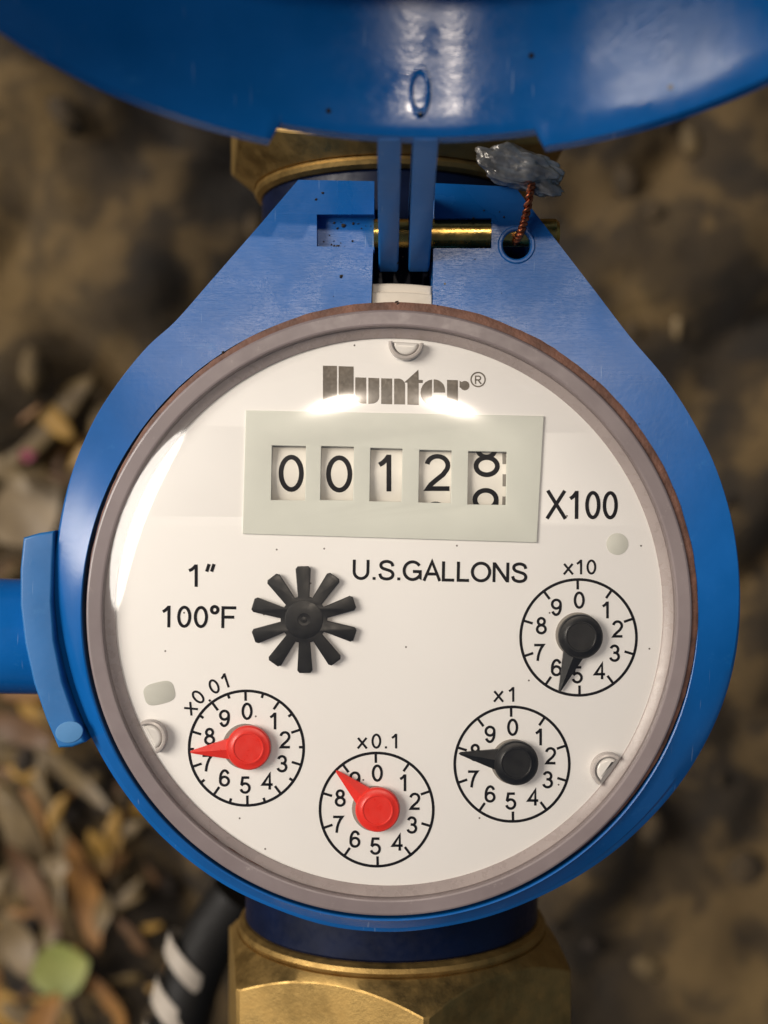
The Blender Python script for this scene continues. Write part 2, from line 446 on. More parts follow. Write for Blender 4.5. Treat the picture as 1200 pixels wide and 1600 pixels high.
# --- blue body: outline read off the photograph at the level of the top face
outer_r = [(805, 292), (870, 377), (930, 455), (985, 527), (1040, 592), (1085, 662), (1120, 735), (1145, 820), (1156, 910), (1153, 1000), (1136, 1080), (1105, 1155), (1062, 1225), (1005, 1290), (940, 1345), (860, 1393), (770, 1430), (680, 1450), (600, 1456), (510, 1446), (420, 1416), (340, 1376), (262, 1316), (200, 1246), (150, 1166), (112, 1080), (90, 990), (84, 905), (92, 825), (112, 740), (145, 660), (185, 597), (230, 542), (274, 502), (325, 444), (400, 358), (466, 281)]
out_s = [outer_r[0], outer_r[1]]+catmull(outer_r[2:-2], 5)[0:]+[outer_r[-2], outer_r[-1]]
def hole_arc(r, x_left, x_right, cy_off=0):
    cxp, cyp = 609, 955+cy_off
    a0 = math.atan2(math.sqrt(r*r-(x_left-cxp)**2), x_left-cxp); a1 = math.atan2(math.sqrt(r*r-(x_right-cxp)**2), x_right-cxp)
    a1 += 2*math.pi
    return [(cxp+r*math.cos(a0+(a1-a0)*i/140), cyp-r*math.sin(a0+(a1-a0)*i/140)) for i in range(141)]
def body_loops(pocket_left):
    lp = list(out_s)+[(585, 283)]
    if pocket_left: lp += [(584.5, 335), (495, 335), (495, 385), (583, 386)]
    lp += hole_arc(481, 580, 676)
    lp += [(677, 388), (768, 388), (768, 341), (679, 341), (680, 286)]
    return [[W(*p) for p in lp], [(x, y) for x, y in circle(*W(807, 383), 2.25, 40)]]
# the hinge bracket is a flat plate; the rest of the rim slopes outwards, its slope fading in beside the bracket
HX, HY = W(609, 955); HR = 48.1
out_mm = [W(*p) for p in out_s]
def r_out(a):
    d = Vector((math.cos(a), math.sin(a))); best = 0
    for p, q_ in zip(out_mm, out_mm[1:]):
        p = Vector(p)-Vector((HX, HY)); e = Vector(q_)-Vector((HX, HY))-p
        den = d.x*e.y-d.y*e.x
        if abs(den) < 1e-9: continue
        t = (p.x*e.y-p.y*e.x)/den; u = (p.x*d.y-p.y*d.x)/den
        if t > 0 and -1e-6 <= u <= 1+1e-6: best = max(best, t)
    return best
AL, AR = R(131), R(33)
def polar(a, r): return (HX+r*math.cos(a), HY+r*math.sin(a))
angs = [math.atan2(p[1]-HY, p[0]-HX) for p in out_mm]
bl = [p for p, a in zip(out_mm, angs) if AR < a < math.pi/2]
bl = [polar(AR, r_out(AR))]+bl[::1] if angs[0] < 0 else bl
up_r = sorted([p for p, a in zip(out_mm, angs) if AR+0.01 < a < math.pi/2 and p[0] > 5], key=lambda p: p[1])
up_l = sorted([p for p, a in zip(out_mm, angs) if math.pi/2 < a < AL-0.01 and p[0] < 0], key=lambda p: -p[1])
lp = [polar(AR, r_out(AR))]+up_r+[W(680, 286), W(679, 341), W(768, 341), W(768, 388), W(677, 388)]
a_sr = math.atan2(math.sqrt(481**2-67**2), 67); a_sl = math.atan2(math.sqrt(481**2-29**2), -29)
lp += [polar(a_sr+(AR-a_sr)*i/40, HR) for i in range(41)]
rp = [polar(AL, r_out(AL)), polar(AL, HR)]
rp += [polar(AL+(a_sl-AL)*i/40, HR) for i in range(1, 41)]
rp += [W(583, 386), W(495, 385), W(495, 335), W(584.5, 335), W(585, 283)]+up_l
right = plate('body', [lp[::-1], circle(*W(807, 383), 2.25, 40)], -2.2, 0, M_BLUE, bevel=0.0, res=0)
left = plate('bracket_left', [rp], -2.2, 0, M_BLUE, bevel=0.0, res=0)
# sloping rim
rv = []; rf_ = []; nr = 200
for i in range(nr+1):
    a = AL+(AR+2*math.pi-AL)*i/nr
    e = min(1.0, min(a-AL, AR+2*math.pi-a)/R(75)); e = e**3*(e*(e*6-15)+10)
    ro = r_out(a if a <= math.pi else a-2*math.pi); dz = -3.6*e
    wd = ro-HR
    g = 0.04+0.96*e
    sec = [(HR, -2.2), (HR, -0.3*g), (HR+0.1*g, -0.09*g), (HR+0.3*g, 0.0)]
    for t in (0.2, 0.4, 0.6, 0.8): sec.append((HR+wd*t, dz*(t*0.75+0.25*t*t)))
    sec += [(ro-0.6*g, dz*0.93), (ro-0.18*g, dz-0.16*g), (ro, dz-0.5*g), (ro-0.4*g, dz-2.2)]
    for r_, z_ in sec:
        px_, py_ = polar(a, r_); kk = 1-z_/CAM_H*(r_-HR)/wd if r_ > HR+0.31 else 1      # the outline was read at the rim's own depth
        rv.append((px_*kk, py_*kk, z_))
ms = len(sec)
for i in range(nr):
    for j in range(ms): rf_.append((i*ms+j, i*ms+(j+1) % ms, (i+1)*ms+(j+1) % ms, (i+1)*ms+j))
rim = obj_from('rim', rv, rf_, M_BLUE, angle=14)
bm = bmesh.new()
for o_ in (right, left, rim): bm.from_mesh(o_.data)
bm.to_mesh(right.data); bm.free(); finish(right.data, 14)
for o_ in (left, rim): bpy.data.objects.remove(o_)
body = P(right)
lb = plate('body_underside', [[(CX+(x-CX)*0.985, CY+(y-CY)*0.985) if (x-CX)**2+(y-CY)**2 > 50**2 else (x, y) for x, y in body_loops(False)[0]], body_loops(False)[1]], -24, -6.5, M_BLUE, bevel=0.3)
P(lb)
# countersunk ring round the seal-wire hole
hx, hy = W(807, 383)
lip = P(lathe('hole_lip', [(2.2, -2.1), (2.2, 0.05), (2.45, 0.28), (2.75, 0.28), (2.95, 0.02), (2.95, -2.1)], hx, hy, M_BLUE, n=48))
# floor of the slot between the two hinge cheeks
x0, y0 = W(560, 470, -20); x1, y1 = W(700, 290, -20)
P(plate('pocket_floor', [[W(490, 330), W(586, 330), W(585, 391), W(490, 391)]], -4.0, -2.0, M_BLUE, bevel=0.1))
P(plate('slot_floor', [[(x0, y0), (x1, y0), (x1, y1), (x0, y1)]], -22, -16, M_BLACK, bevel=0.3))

# --- register housing with the cream tab that shows in the hinge slot
hous = P(lathe('register_housing', [(0.01, -22), (43.5, -22), (43.5, -3.6), (42, -3.6), (42, -8), (0.01, -8)], CX, CY, M_HOUSE, n=96))
tabp = []
for i in range(13):
    px = 581+(675-581)*i/12; tabp.append((px, 957-math.sqrt(515**2-(px-608)**2)))
for i in range(13):
    px = 675-(675-581)*i/12; tabp.append((px, 957-math.sqrt(476**2-(px-608)**2)))
P(plate('housing_tab', [[W(a, b, -1.2) for a, b in tabp]], -10, -1.3, M_HOUSE, bevel=0.5, res=3))
P(plate('housing_tab_step', [[W(a, b+14, -1.0) for a, b in tabp]], -10, -0.85, M_HOUSE, bevel=0.25, res=3))

# --- gasket
gx, gy = W(613, 949)
v = []; f = []; n = 260
for i in range(n):
    a = 2*math.pi*i/n
    ro = 47.7+0.12*noise.noise(Vector((math.cos(a)*9, math.sin(a)*9, 0)))+0.10*noise.noise(Vector((math.cos(a)*40, math.sin(a)*40, 4)))
    for r, z in ((ro-2.6, -1.6), (ro-2.2, 0.1), (ro-0.6, 0.35), (ro, 0.1), (ro, -1.6)): v.append((gx+r*math.cos(a), gy+r*math.sin(a), z))
for i in range(n):
    for j in range(5): f.append((i*5+j, i*5+(j+1) % 5, ((i+1) % n)*5+(j+1) % 5, ((i+1) % n)*5+j))
P(obj_from('gasket', v, f, M_GASKET))

# crumbs of dirt caught along the gasket and in the hinge
cv = []; cf = []; rc = random.Random(11)
spots = [(gx+(47.5+rc.uniform(-0.8, 0.6))*math.cos(R(a)), gy+(47.5+rc.uniform(-0.8, 0.6))*math.sin(R(a)), 0.2) for a in [rc.uniform(25, 150) for _ in range(11)]+[rc.uniform(-30, 230) for _ in range(6)]]
spots += [W(rc.uniform(500, 580), rc.uniform(340, 382))+(-1.9,) for _ in range(22)]+[W(rc.uniform(470, 800), rc.uniform(295, 480))+(0.05,) for _ in range(16)]
tet = [(1, 1, 1), (1, -1, -1), (-1, 1, -1), (-1, -1, 1), (0.9, 0.1, -1.2), (-0.6, 0.3, 1.2)]
for x, y, z in spots:
    bm = bmesh.new(); sz = 0.07+0.22*rc.random()**2
    for p in tet: bm.verts.new((x+p[0]*sz*rc.uniform(0.5, 1.3), y+p[1]*sz*rc.uniform(0.5, 1.3), z+p[2]*sz*0.5))
    bmesh.ops.convex_hull(bm, input=bm.verts[:]); bm.verts.index_update()
    o0 = len(cv); cv += [tuple(q_.co) for q_ in bm.verts]; cf += [tuple(q_.index+o0 for q_ in fc.verts) for fc in bm.faces]; bm.free()
crumbs = P(obj_from('dirt_crumbs', cv, cf, mat_simple('dark dirt', (0.025, 0.016, 0.010), 0.9, var=0.4), angle=20)); crumbs['kind'] = 'stuff'

# --- lens flange, nubs and the clear dome
k0 = 198.0/200
ringp = [(47.2, -0.9), (47.2, 0.55), (47.05, 0.78), (46.8, 0.88), (45.0, 0.95), (44.75, 0.9), (44.55, 0.7), (44.45, -0.9)]
flange = P(lathe('lens_flange', ringp, CX, CY, M_RING, n=220, angle=12))
rl = 44.8
def dome(dz, re, nr=60):       # flat crown that rolls over towards the rim: slope 0.25 (r/41)^9.5
    zf = lambda r: -0.25*41/10.5*(r/41)**10.5
    return [(max(re*math.sin(math.pi/2*i/nr), 0.001), 0.85+zf(re*math.sin(math.pi/2*i/nr))-zf(rl)+dz) for i in range(nr+1)]
lens = P(lathe('lens', dome(0.0, rl), CX, CY, M_GLASS, n=200, closed=False, angle=180))
P(lathe('lens_inner_face', dome(-0.5, rl-0.3), CX, CY, M_GLASS, n=200, closed=False, angle=180))
for (px, py) in ((635, 527), (219, 1160), (968, 1216)):
    d = Vector(((px-608), -(py-957))).normalized()
    cx, cy = CX+d.x*42.3, CY+d.y*42.3
    s = 27
    # half-round wall standing on the dial, open side against the flange
    vv = []; ff = []; n = 24
    ang0 = math.atan2(-d.y, -d.x)
    for i in range(n+1):
        a = ang0-math.pi/2+math.pi*i/n
        for r, z in ((2.75, -1.3), (2.75, 0.1), (2.6, 0.4), (2.3, 0.45), (2.1, 0.2), (2.1, -1.3)):
            vv.append((cx+r*math.cos(a), cy+r*math.sin(a), z))
    for i in range(n):
        for j in range(6): ff.append((i*6+j, i*6+(j+1) % 6, (i+1)*6+(j+1) % 6, (i+1)*6+j))
    nub = obj_from('lens_nub', vv, ff, M_NUBW); P(nub)
    pts = [(cx+2.0*math.cos(ang0-math.pi/2+math.pi*i/20), cy+2.0*math.sin(ang0-math.pi/2+math.pi*i/20)) for i in range(21)]
    P(plate('lens_nub_window', [pts], -1.3, 0.25, M_NUB, bevel=0.5, res=3))

# --- dial
DZ = -1.2
P(lathe('dial_surround', [(43.0, -1.6), (43.0, -0.9), (43.15, -0.75), (44.6, -0.2), (44.6, -1.6)], CX, CY, M_SURR, n=200))
dial = P(plate('dial_plate', [circle(CX, CY, 43.4, 160), [W(400, 672, DZ), W(820, 678, DZ), W(815, 812, DZ), W(400, 806, DZ)]], -3.0, DZ, M_DIAL, bevel=0.05, res=1))
def ink(o):        # lettering is a sub-part of the dial
    o.parent = dial; return o
def sub(o, parent):
    o.parent = parent; return o      # the parts' own frames coincide with the world's
TZ = DZ+0.03
ink(fit_text('X100', 853, 965, 767, 811, TZ, R(-0.6), 0.13))
ink(fit_text('U.S.GALLONS', 551, 824, 877, 908, TZ, R(-1.1), 0.155))
ink(fit_text(u'1\u2033', 294, 337, 882, 917, TZ, 0.0, 0.145))
ink(fit_text(u'100\u00b0F', 253, 369, 947, 981, TZ, R(-0.8), 0.142))
# logo in heavy stencil letters
LZ = TZ
def logo(poly, name='logo_letter'):
    pts = [W(480+x/4, 560+y/4, LZ) for x, y in poly]
    return ink(flat_from(name, [(a, b, LZ) for a, b in pts], [tuple(range(len(pts)))], M_LOGO, dial))
def q(cx, cy, rx, ry, a0, a1, n=10): return [(cx+rx*math.cos(R(a0+(a1-a0)*i/n)), cy-ry*math.sin(R(a0+(a1-a0)*i/n))) for i in range(n+1)]
logo([(98, 45), (186, 47), (186, 275), (98, 272)]); logo([(196, 48), (290, 51), (290, 279), (196, 276)])
logo([(300, 118), (369, 120), (369, 282)]+q(350, 235, 50, 47, 270, 180))
logo([(382, 121), (450, 123), (450, 240)]+q(400, 240, 50, 44, 0, -70)+[(382, 284)])
logo([(462, 124), (531, 126), (531, 287), (462, 285)])
logo([(543, 126)]+q(570, 168, 42, 42, 90, 0)+[(612, 288), (543, 287)])
logo([(695, 70), (697, 134), (722, 135), (722, 153), (697, 154), (697, 292), (626, 289), (626, 152), (606, 150)])
logo([(780, 131), (780, 296)]+q(788, 214, 80, 83, 265, 95))
logo([(790, 131)]+q(792, 200, 70, 69, 85, 0)+[(862, 214), (790, 214)])
logo([(790, 278), (855, 262)]+q(800, 240, 56, 57, -30, -95))
logo([(874, 134), (942, 136), (942, 298), (874, 296)])
logo([(952, 140)]+q(985, 170, 30, 30, 130, -150)+[(952, 180)])
ro, rf = ribbon([W(747+11*math.cos(a*math.pi/16), 593+11*math.sin(a*math.pi/16), LZ) for a in range(32)], 0.22, True, LZ)
ink(flat_from('registered_mark_ring', ro, rf, M_LOGO, dial))
ink(fit_text('R', 742, 752.5, 587, 600, LZ+0.004, 0, 0.16, 'registered_mark_letter', None, M_LOGO))
# printed spots
ink(plate('printed_spot', [circle(*W(964.5, 850, DZ), 1.72, 40)], DZ-0.2, DZ+0.06, M_SPOT, bevel=0.03, res=1))
sq = []
for i in range(48):
    a = 2*math.pi*i/48; c, s = math.cos(a), math.sin(a)
    x = 2.45*math.copysign(abs(c)**0.62, c); y = 1.75*math.copysign(abs(s)**0.62, s)
    b = W(249, 1083, DZ); sq.append((b[0]+x*math.cos(R(14))-y*math.sin(R(14)), b[1]+x*math.sin(R(14))+y*math.cos(R(14))))
ink(plate('printed_spot', [sq], DZ-0.2, DZ+0.06, M_SPOT, bevel=0.03, res=1))

# --- counter plate with five windows, number wheels behind
PZ = DZ+0.40
wins = [(425, 696, 478, 781), (502, 697, 553, 781), (579, 700, 629, 783), (655.5, 703, 706, 785), (732, 705, 792, 788)]
quad = [W(*p, PZ) for p in ((384, 641), (850, 650), (839, 848), (379, 834))]
wl = [[W(a, b, PZ), W(c, b+1, PZ), W(c-1.5, d+1, PZ), W(a-1.5, d, PZ)] for a, b, c, d in wins]
P(plate('counter_plate', [quad]+wl, DZ-0.4, PZ, M_PLATE, bevel=0.12, res=2))
WR = 14.0
def wrap(geo, cx, cy, zt):
    v, f = geo
    bm = bmesh.new(); vs = [bm.verts.new(p) for p in v]
    for q_ in f: bm.faces.new([vs[i] for i in q_])
    for i in range(-26, 27):      # cut into narrow strips so that the print follows the drum
        bmesh.ops.bisect_plane(bm, geom=bm.verts[:]+bm.edges[:]+bm.faces[:], plane_co=(0, i*0.2, 0), plane_no=(0, 1, 0))
    bm.verts.index_update()
    v, f = [tuple(p.co) for p in bm.verts], [tuple(p.index for p in q_.verts) for q_ in bm.faces]; bm.free()
    return [(cx+a, cy+WR*math.sin(b/WR), zt+WR*math.cos(b/WR)-WR+d+0.03) for a, b, d in v], f
def clip_y(geo, lo, hi):
    v, f = geo
    bm = bmesh.new(); vs = [bm.verts.new(p) for p in v]
    for q_ in f: bm.faces.new([vs[i] for i in q_])
    for co, no in (((0, lo, 0), (0, -1, 0)), ((0, hi, 0), (0, 1, 0))):
        bmesh.ops.bisect_plane(bm, geom=bm.verts[:]+bm.edges[:]+bm.faces[:], plane_co=co, plane_no=no, clear_outer=True)
    bm.verts.index_update()
    r = [tuple(p.co) for p in bm.verts], [tuple(p.index for p in q_.verts) for q_ in bm.faces]
    bm.free(); return r
WZ = PZ-0.9
digs = [('0', 455, 739.5, 40), ('0', 530, 740.5, 42), ('1', 601, 739, 20), ('2', 682.5, 738, 43), (None, 760, 735, 42)]
for (a, b, c, d), (ch, px, py, pw) in zip(wins, digs):
    cx, _ = W((a+c)/2, 0, WZ); _, cy = W(0, (b+d)/2, WZ)
    hw = (c-a)*0.05+0.35
    vv = []; ff = []; n = 24
    for i in range(n+1):
        t = (-0.5+i/n)*0.95
        for sx in (-1, 1): vv.append((cx+sx*hw, cy+WR*math.sin(t), WZ+WR*math.cos(t)-WR))
    for i in range(n): ff.append((2*i, 2*i+1, 2*i+3, 2*i+2))
    m = len(vv)
    for i in range(n+1):
        t = (-0.5+i/n)*0.95
        for sx in (-1, 1): vv.append((cx+sx*hw, cy+(WR-2)*math.sin(t), WZ+(WR-2)*math.cos(t)-WR))
    for i in range(n):
        ff.append((m+2*i, m+2*i+1, m+2*i+3, m+2*i+2))
        for sx in (0, 1): ff.append((2*i+sx, 2*i+2+sx, m+2*i+2+sx, m+2*i+sx))
    wheel = P(obj_from('number_wheel', vv, ff, M_WHEEL))
    k = (CAM_H-WZ)/CAM_H*0.1
    def numeral(ch, px, py, pw, hpx=58):
        g = text_geo(ch, hpx*k, 1.0, 0.13)
        wd = max(q_[0] for q_ in g[0])-min(q_[0] for q_ in g[0])
        g = text_geo(ch, hpx*k, pw*k/wd, 0.13)
        x, y = W(px, py, WZ)
        g = put(g, x-cx, y-cy, 0)
        g = clip_y(g, -5.2, 5.2)
        sub(flat_from('numeral', *wrap(g, cx, cy, WZ), M_INK, None), wheel)
    if ch: numeral(ch, px, py, pw)
    if ch == '2': numeral('3', 681, 738+75.5, 42)
    if ch is None:
        numeral('8', 760.5, 716, 42); numeral('9', 759, 792, 42)
        for (t0, t1) in ((707, 725), (741, 760), (776, 792)):
            x, ya = W(788, t0, WZ); _, yb = W(788, t1, WZ)
            g = ([(x-cx-.28, ya-cy, 0), (x-cx+.28, ya-cy, 0), (x-cx+.28, yb-cy, 0), (x-cx-.28, yb-cy, 0)], [(0, 1, 2, 3)])
            sub(flat_from('graduation', *wrap(g, cx, cy, WZ), M_HOLE, None), wheel)

# --- star-shaped flow indicator
sx_, sy_ = W(475, 968, -0.5)
sp = []
for k in range(10):
    a = R(91+36*k)
    for rr, hwid in ((3.55, 0.88), (7.95, 1.18), (8.35, 0.85), (8.35, -0.85), (7.95, -1.18), (3.55, -0.88)):
        sp.append((sx_+rr*math.cos(a)+hwid*math.sin(a), sy_+rr*math.sin(a)-hwid*math.cos(a)))
sp = sp[::1]
star = P(plate('flow_indicator', [sp], -0.95, -0.2, M_BLACK, bevel=0.1, res=2))
sub(lathe('hub_cap', [(0.01, -0.4), (3.0, -0.4), (3.0, -0.18), (2.85, -0.14), (1.0, -0.14), (0.75, -0.4), (0.6, -0.4), (0.45, -0.12), (0.01, -0.08)], sx_, sy_, M_BLACK, n=40), star)

# --- four sub-dials
POS = {'0': (1, -57), '1': (41, -42), '2': (59, -13), '3': (55, 24), '4': (31, 51), '5': (-2, 57), '6': (-34, 46), '7': (-59, 23), '8': (-57, -18), '9': (-34, -46)}
def subdial(px, py, r, minor, label, lab_letters, tip, hub, mat, lab_rot=None):
    x, y = W(px, py, TZ); k = (CAM_H-TZ)/CAM_H*0.1
    parts = [ribbon(circle(x, y, (r-1.5)*k, 96), 0.44, True, TZ)]
    for i in range(20 if minor else 10):
        a = R(91-(18 if minor else 36)*i)
        maj = (not minor) or i % 2 == 0
        r0, r1 = r-1.5, (r-17 if maj else r-9)
        parts.append(ribbon([(x+r0*k*math.cos(a), y+r0*k*math.sin(a)), (x+r1*k*math.cos(a), y+r1*k*math.sin(a))], 0.40, False, TZ+0.008))
    sdl = P(flat_from('subdial_scale', *merge(*parts), M_INK, None))
    for ch, (dx, dy) in POS.items():
        g = text_geo(ch, 2.65, 0.98, 0.155)
        nx, ny = W(px+dx*r/90, py+dy*r/90, TZ)
        sub(flat_from('numeral', *put(g, nx, ny, TZ+0.012), M_INK, None), sdl)
    for ch, lx, ly, rot, h in lab_letters:
        g = text_geo(ch, h*k, 1.0, 0.15)
        nx, ny = W(lx, ly, TZ)
        sub(flat_from('multiplier_lettering', *put(g, nx, ny, TZ+0.012, R(rot)), M_INK, None), sdl)
    # pivot hole in the dial, a touch off the hub
    # pointer: round stepped hub and a ridged needle
    hx, hy = W(hub[0], hub[1], 0.4); tx, ty = W(tip[0], tip[1], -0.6)
    P(plate('pivot_collar', [circle(*W(hub[0]-5, hub[1]-3, DZ), 3.55, 40)], DZ-0.3, DZ+0.35, M_HOLE, bevel=0.1))
    n = 48; prof = [(3.4, -0.95), (3.5, -0.5), (3.45, 0.2), (3.25, 0.42), (2.5, 0.5), (2.4, 0.58), (2.25, 0.58), (2.15, 0.5), (0.01, 0.47)]
    v = []; f = []
    for i in range(n):
        a = 2*math.pi*i/n
        for rr, z in prof: v.append((hx+rr*math.cos(a), hy+rr*math.sin(a), z))
    m = len(prof)
    for i in range(n):
        for j in range(m-1): f.append((i*m+j, i*m+j+1, ((i+1) % n)*m+j+1, ((i+1) % n)*m+j))
    ptr = P(obj_from('pointer', v, f, mat))
    d = Vector((tx-hx, ty-hy)); L = d.length; d.normalize(); s = Vector((-d.y, d.x))
    nv = []
    for t, hwid, zb, zr in ((1.2, 2.0, -0.55, 0.4), (3.3, 1.62, -0.6, 0.3), (L*0.97, 0.24, -0.7, -0.3), (L, 0.04, -0.65, -0.45)):
        for side, z in ((-1, zb), (-1, zb+0.5*(zr-zb)), (0, zr), (1, zb+0.5*(zr-zb)), (1, zb)):
            wq = hwid*(1 if z == zb else 0.94)
            nv.append((hx+d.x*t+s.x*side*wq, hy+d.y*t+s.y*side*wq, z))
    nf = []
    for i in range(3):
        for j in range(4): nf.append((i*5+j, i*5+j+1, (i+1)*5+j+1, (i+1)*5+j))
        nf.append((i*5+4, i*5, (i+1)*5, (i+1)*5+4))
    nf += [(0, 1, 2, 3, 4), (15, 16, 17, 18, 19)]
    sub(obj_from('needle', nv, nf, mat, angle=25), ptr)
sl = lambda s, x, y, h, adv: [(c, x+i*adv, y, 0, h) for i, c in enumerate(s)]
subdial(385, 1169, 91, True, '', [('x', 296, 1105, 45, 23), ('0', 309.5, 1089, 44, 23), ('.', 322, 1086.5, 35, 23), ('0', 334.5, 1072.5, 26, 23), ('1', 351, 1064, 18, 23)], (297, 1175), (388, 1169), M_RED)
subdial(588.5, 1265, 90, False, '', [('x', 566, 1158, 0, 23), ('0', 588, 1158, 0, 23), ('.', 603, 1158, 0, 23), ('1', 616, 1158, 0, 23)], (525, 1204), (590, 1266), M_RED)
subdial(800, 1194, 91, False, '', [('x', 779, 1085, 0, 23), ('1', 799, 1085, 0, 23)], (717, 1177), (807, 1193), M_BLACK)
subdial(904, 996, 92, False, '', [('x', 888, 886, 0, 23), ('1', 905, 886, 0, 23), ('0', 924, 886, 0, 23)], (874, 1081), (908, 995), M_BLACK)

# --- hinge pin
pz = -2.5
_, pyy = W(0, 365, pz)
def xcyl(name, x0, x1, y, z, prof, mat, n=40):
    v = []; f = []; m = len(prof)
    for i in range(n):
        a = 2*math.pi*i/n
        for xx, r in prof: v.append((xx, y+r*math.cos(a), z+r*math.sin(a)))
    for i in range(n):
        for j in range(m-1): f.append((i*m+j, i*m+j+1, ((i+1) % n)*m+j+1, ((i+1) % n)*m+j))
    return obj_from(name, v, f, mat)
xr = 27.6
P(xcyl('hinge_pin', 0, 0, pyy, pz, [(-1.6, 0.01), (-1.6, 2.3), (16.75, 2.36), (16.75, 2.1), (23, 2.1), (23.0, 2.3), (xr-0.5, 2.3), (xr, 1.9), (xr, 0.01)], M_PIN))

# --- pipe stubs and union nuts along Y
AX, AZ, PR = 1.4, -38.0, 27.0
def ycyl(name, prof, mat, n=96, rfun=None, angle=30):
    """profile of (y, r) round the pipe axis; rfun(angle, j, y, r) may return another (y, r)"""
    v = []; f = []; m = len(prof)
    for i in range(n):
        a = 2*math.pi*i/n
        for j, (y, r) in enumerate(prof):
            if rfun: y, r = rfun(a, j, y, r)
            v.append((AX+r*math.sin(a), y, AZ+r*math.cos(a)))
    for i in range(n):
        for j in range(m-1): f.append((i*m+j, i*m+j+1, ((i+1) % n)*m+j+1, ((i+1) % n)*m+j))
    return obj_from(name, v, f, mat, angle=angle)
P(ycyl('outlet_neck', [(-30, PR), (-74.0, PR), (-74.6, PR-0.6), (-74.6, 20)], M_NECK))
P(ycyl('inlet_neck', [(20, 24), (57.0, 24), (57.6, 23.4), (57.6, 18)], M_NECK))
RH = 34.0; ALPHA = R(9)
def hexr(a):
    t = ((a-ALPHA+math.pi/6*0) % (math.pi/3))-math.pi/6
    return RH*math.cos(math.pi/6)/math.cos(t)
def nut(sign, Y0, c=28.5, hs=1.0):
    s = sign
    prof = [(Y0, c-4.5), (Y0-s*0.0, c-1.3), (Y0+s*0.5, c-0.4), (Y0+s*1.2, c-0.05), (Y0+s*1.8, c-0.3), (Y0+s*2.0, c-0.6), (Y0+s*2.05, c), (0, 0), (0, 0), (Y0+s*30, 0), (Y0+s*30.5, 27)]
    def rf(a, j, y, r):
        h = hexr(a)*hs
        if j == 7: return Y0+s*(2.3+0.78*(h-c-0.1)), h-0.15
        if j == 8: return Y0+s*(2.3+0.78*(h-c-0.1)+0.35), h
        if j == 9: return y, h
        return y, r
    return P(ycyl('union_nut', prof, M_BRASS, n=216, rfun=rf, angle=22))
nut(-1, -74.5); nut(1, 57.5, 25.4, 0.985)
P(ycyl('outlet_pipe', [(-104, 22), (-320, 22)], M_BRASS)); P(ycyl('inlet_pipe', [(86, 22), (320, 22)], M_BRASS))

# --- sensor bracket and cable sleeve on the left flank
lug = [(36, 840), (60, 833), (85, 829), (83, 880), (81, 940), (85, 1000), (98, 1065), (116, 1118), (133, 1160), (112, 1168), (91, 1169), (72, 1125), (52, 1068), (38, 1005), (31, 945), (31, 890)]
lp = [W(*p, -1.0) for p in lug]
lugo = P(plate('sensor_clip', [lp], -17, -1.0, M_CLIP, bevel=0.5, res=3))
sub(plate('worn_boss', [circle(*W(108, 1144, -0.9), 2.2, 36, 1.7, 0.2)], -1.5, -0.86, mat_blue('chalky blue', False, (0.06, 0.20, 0.42), 0.6), bevel=0.12), lugo)
v, f = tube([W(88, 995, -14)+(-14,), W(20, 994, -14)+(-14,), W(-60, 992, -14)+(-14,), W(-260, 985, -20)+(-20,), W(-600, 970, -60)+(-60,)], 9.6, 40)
P(obj_from('sensor_sleeve', v, f, M_LID))

# --- raised lid: a deep round cap seen from inside
TH = R(107.0); ROLL = 0.036; RL = 57.0; DEP = 36.0; WT = 2.0
ox, oy, oz = 7.5, 47.0, 32.1
def lid_pt(phi, r, s):
    x = r*math.sin(phi); d = RL-r*math.cos(phi)
    xr = x*math.cos(ROLL)-d*math.sin(ROLL); dr = x*math.sin(ROLL)+d*math.cos(ROLL)
    return (ox+xr, oy-dr*math.cos(TH)+s*math.sin(TH), oz+dr*math.sin(TH)+s*math.cos(TH))
fz = 5.0
prof = []
prof += [(RL+WT, 0.35), (RL+WT-0.3, 0.0), (RL+0.3, 0.0), (RL, 0.35)]
taper = lambda s: 0.36*s+0.00165*s*s          # the wall draws in towards the crown
prof += [(RL-taper(0.35+(DEP-fz-0.35)*t/10), 0.35+(DEP-fz-0.35)*t/10) for t in range(1, 11)]
RT = RL-taper(DEP-fz)
prof += [(RT-fz*(1-math.cos(R(15*t))), DEP-fz+fz*math.sin(R(15*t))) for t in range(1, 7)]
prof += [(RL*0.5, DEP+0.8), (0.02, DEP+1.2)]
ni = len(prof)
prof += [(0.02, DEP+3.2), (RL*0.5, DEP+2.8), (RT-1.5, DEP+2.0), (RT+WT, DEP-2.5), (RL+WT-taper(14), 14)]
v = []; f = []; n = 360; m = len(prof)
n0, n1 = -0.385, 0.235
for i in range(n):
    phi = -math.pi+2*math.pi*(i+0.5)/n
    for r, s in prof:
        if n0 < phi < n1 and s < 0.4: s += 2.2; r -= taper(2.2)
        v.append(lid_pt(phi, r, s))
for i in range(n):
    for j in range(m): f.append((i*m+j, i*m+(j+1) % m, ((i+1) % n)*m+(j+1) % m, ((i+1) % n)*m+j))
lid = P(obj_from('lid', v, f, M_LID, angle=40))
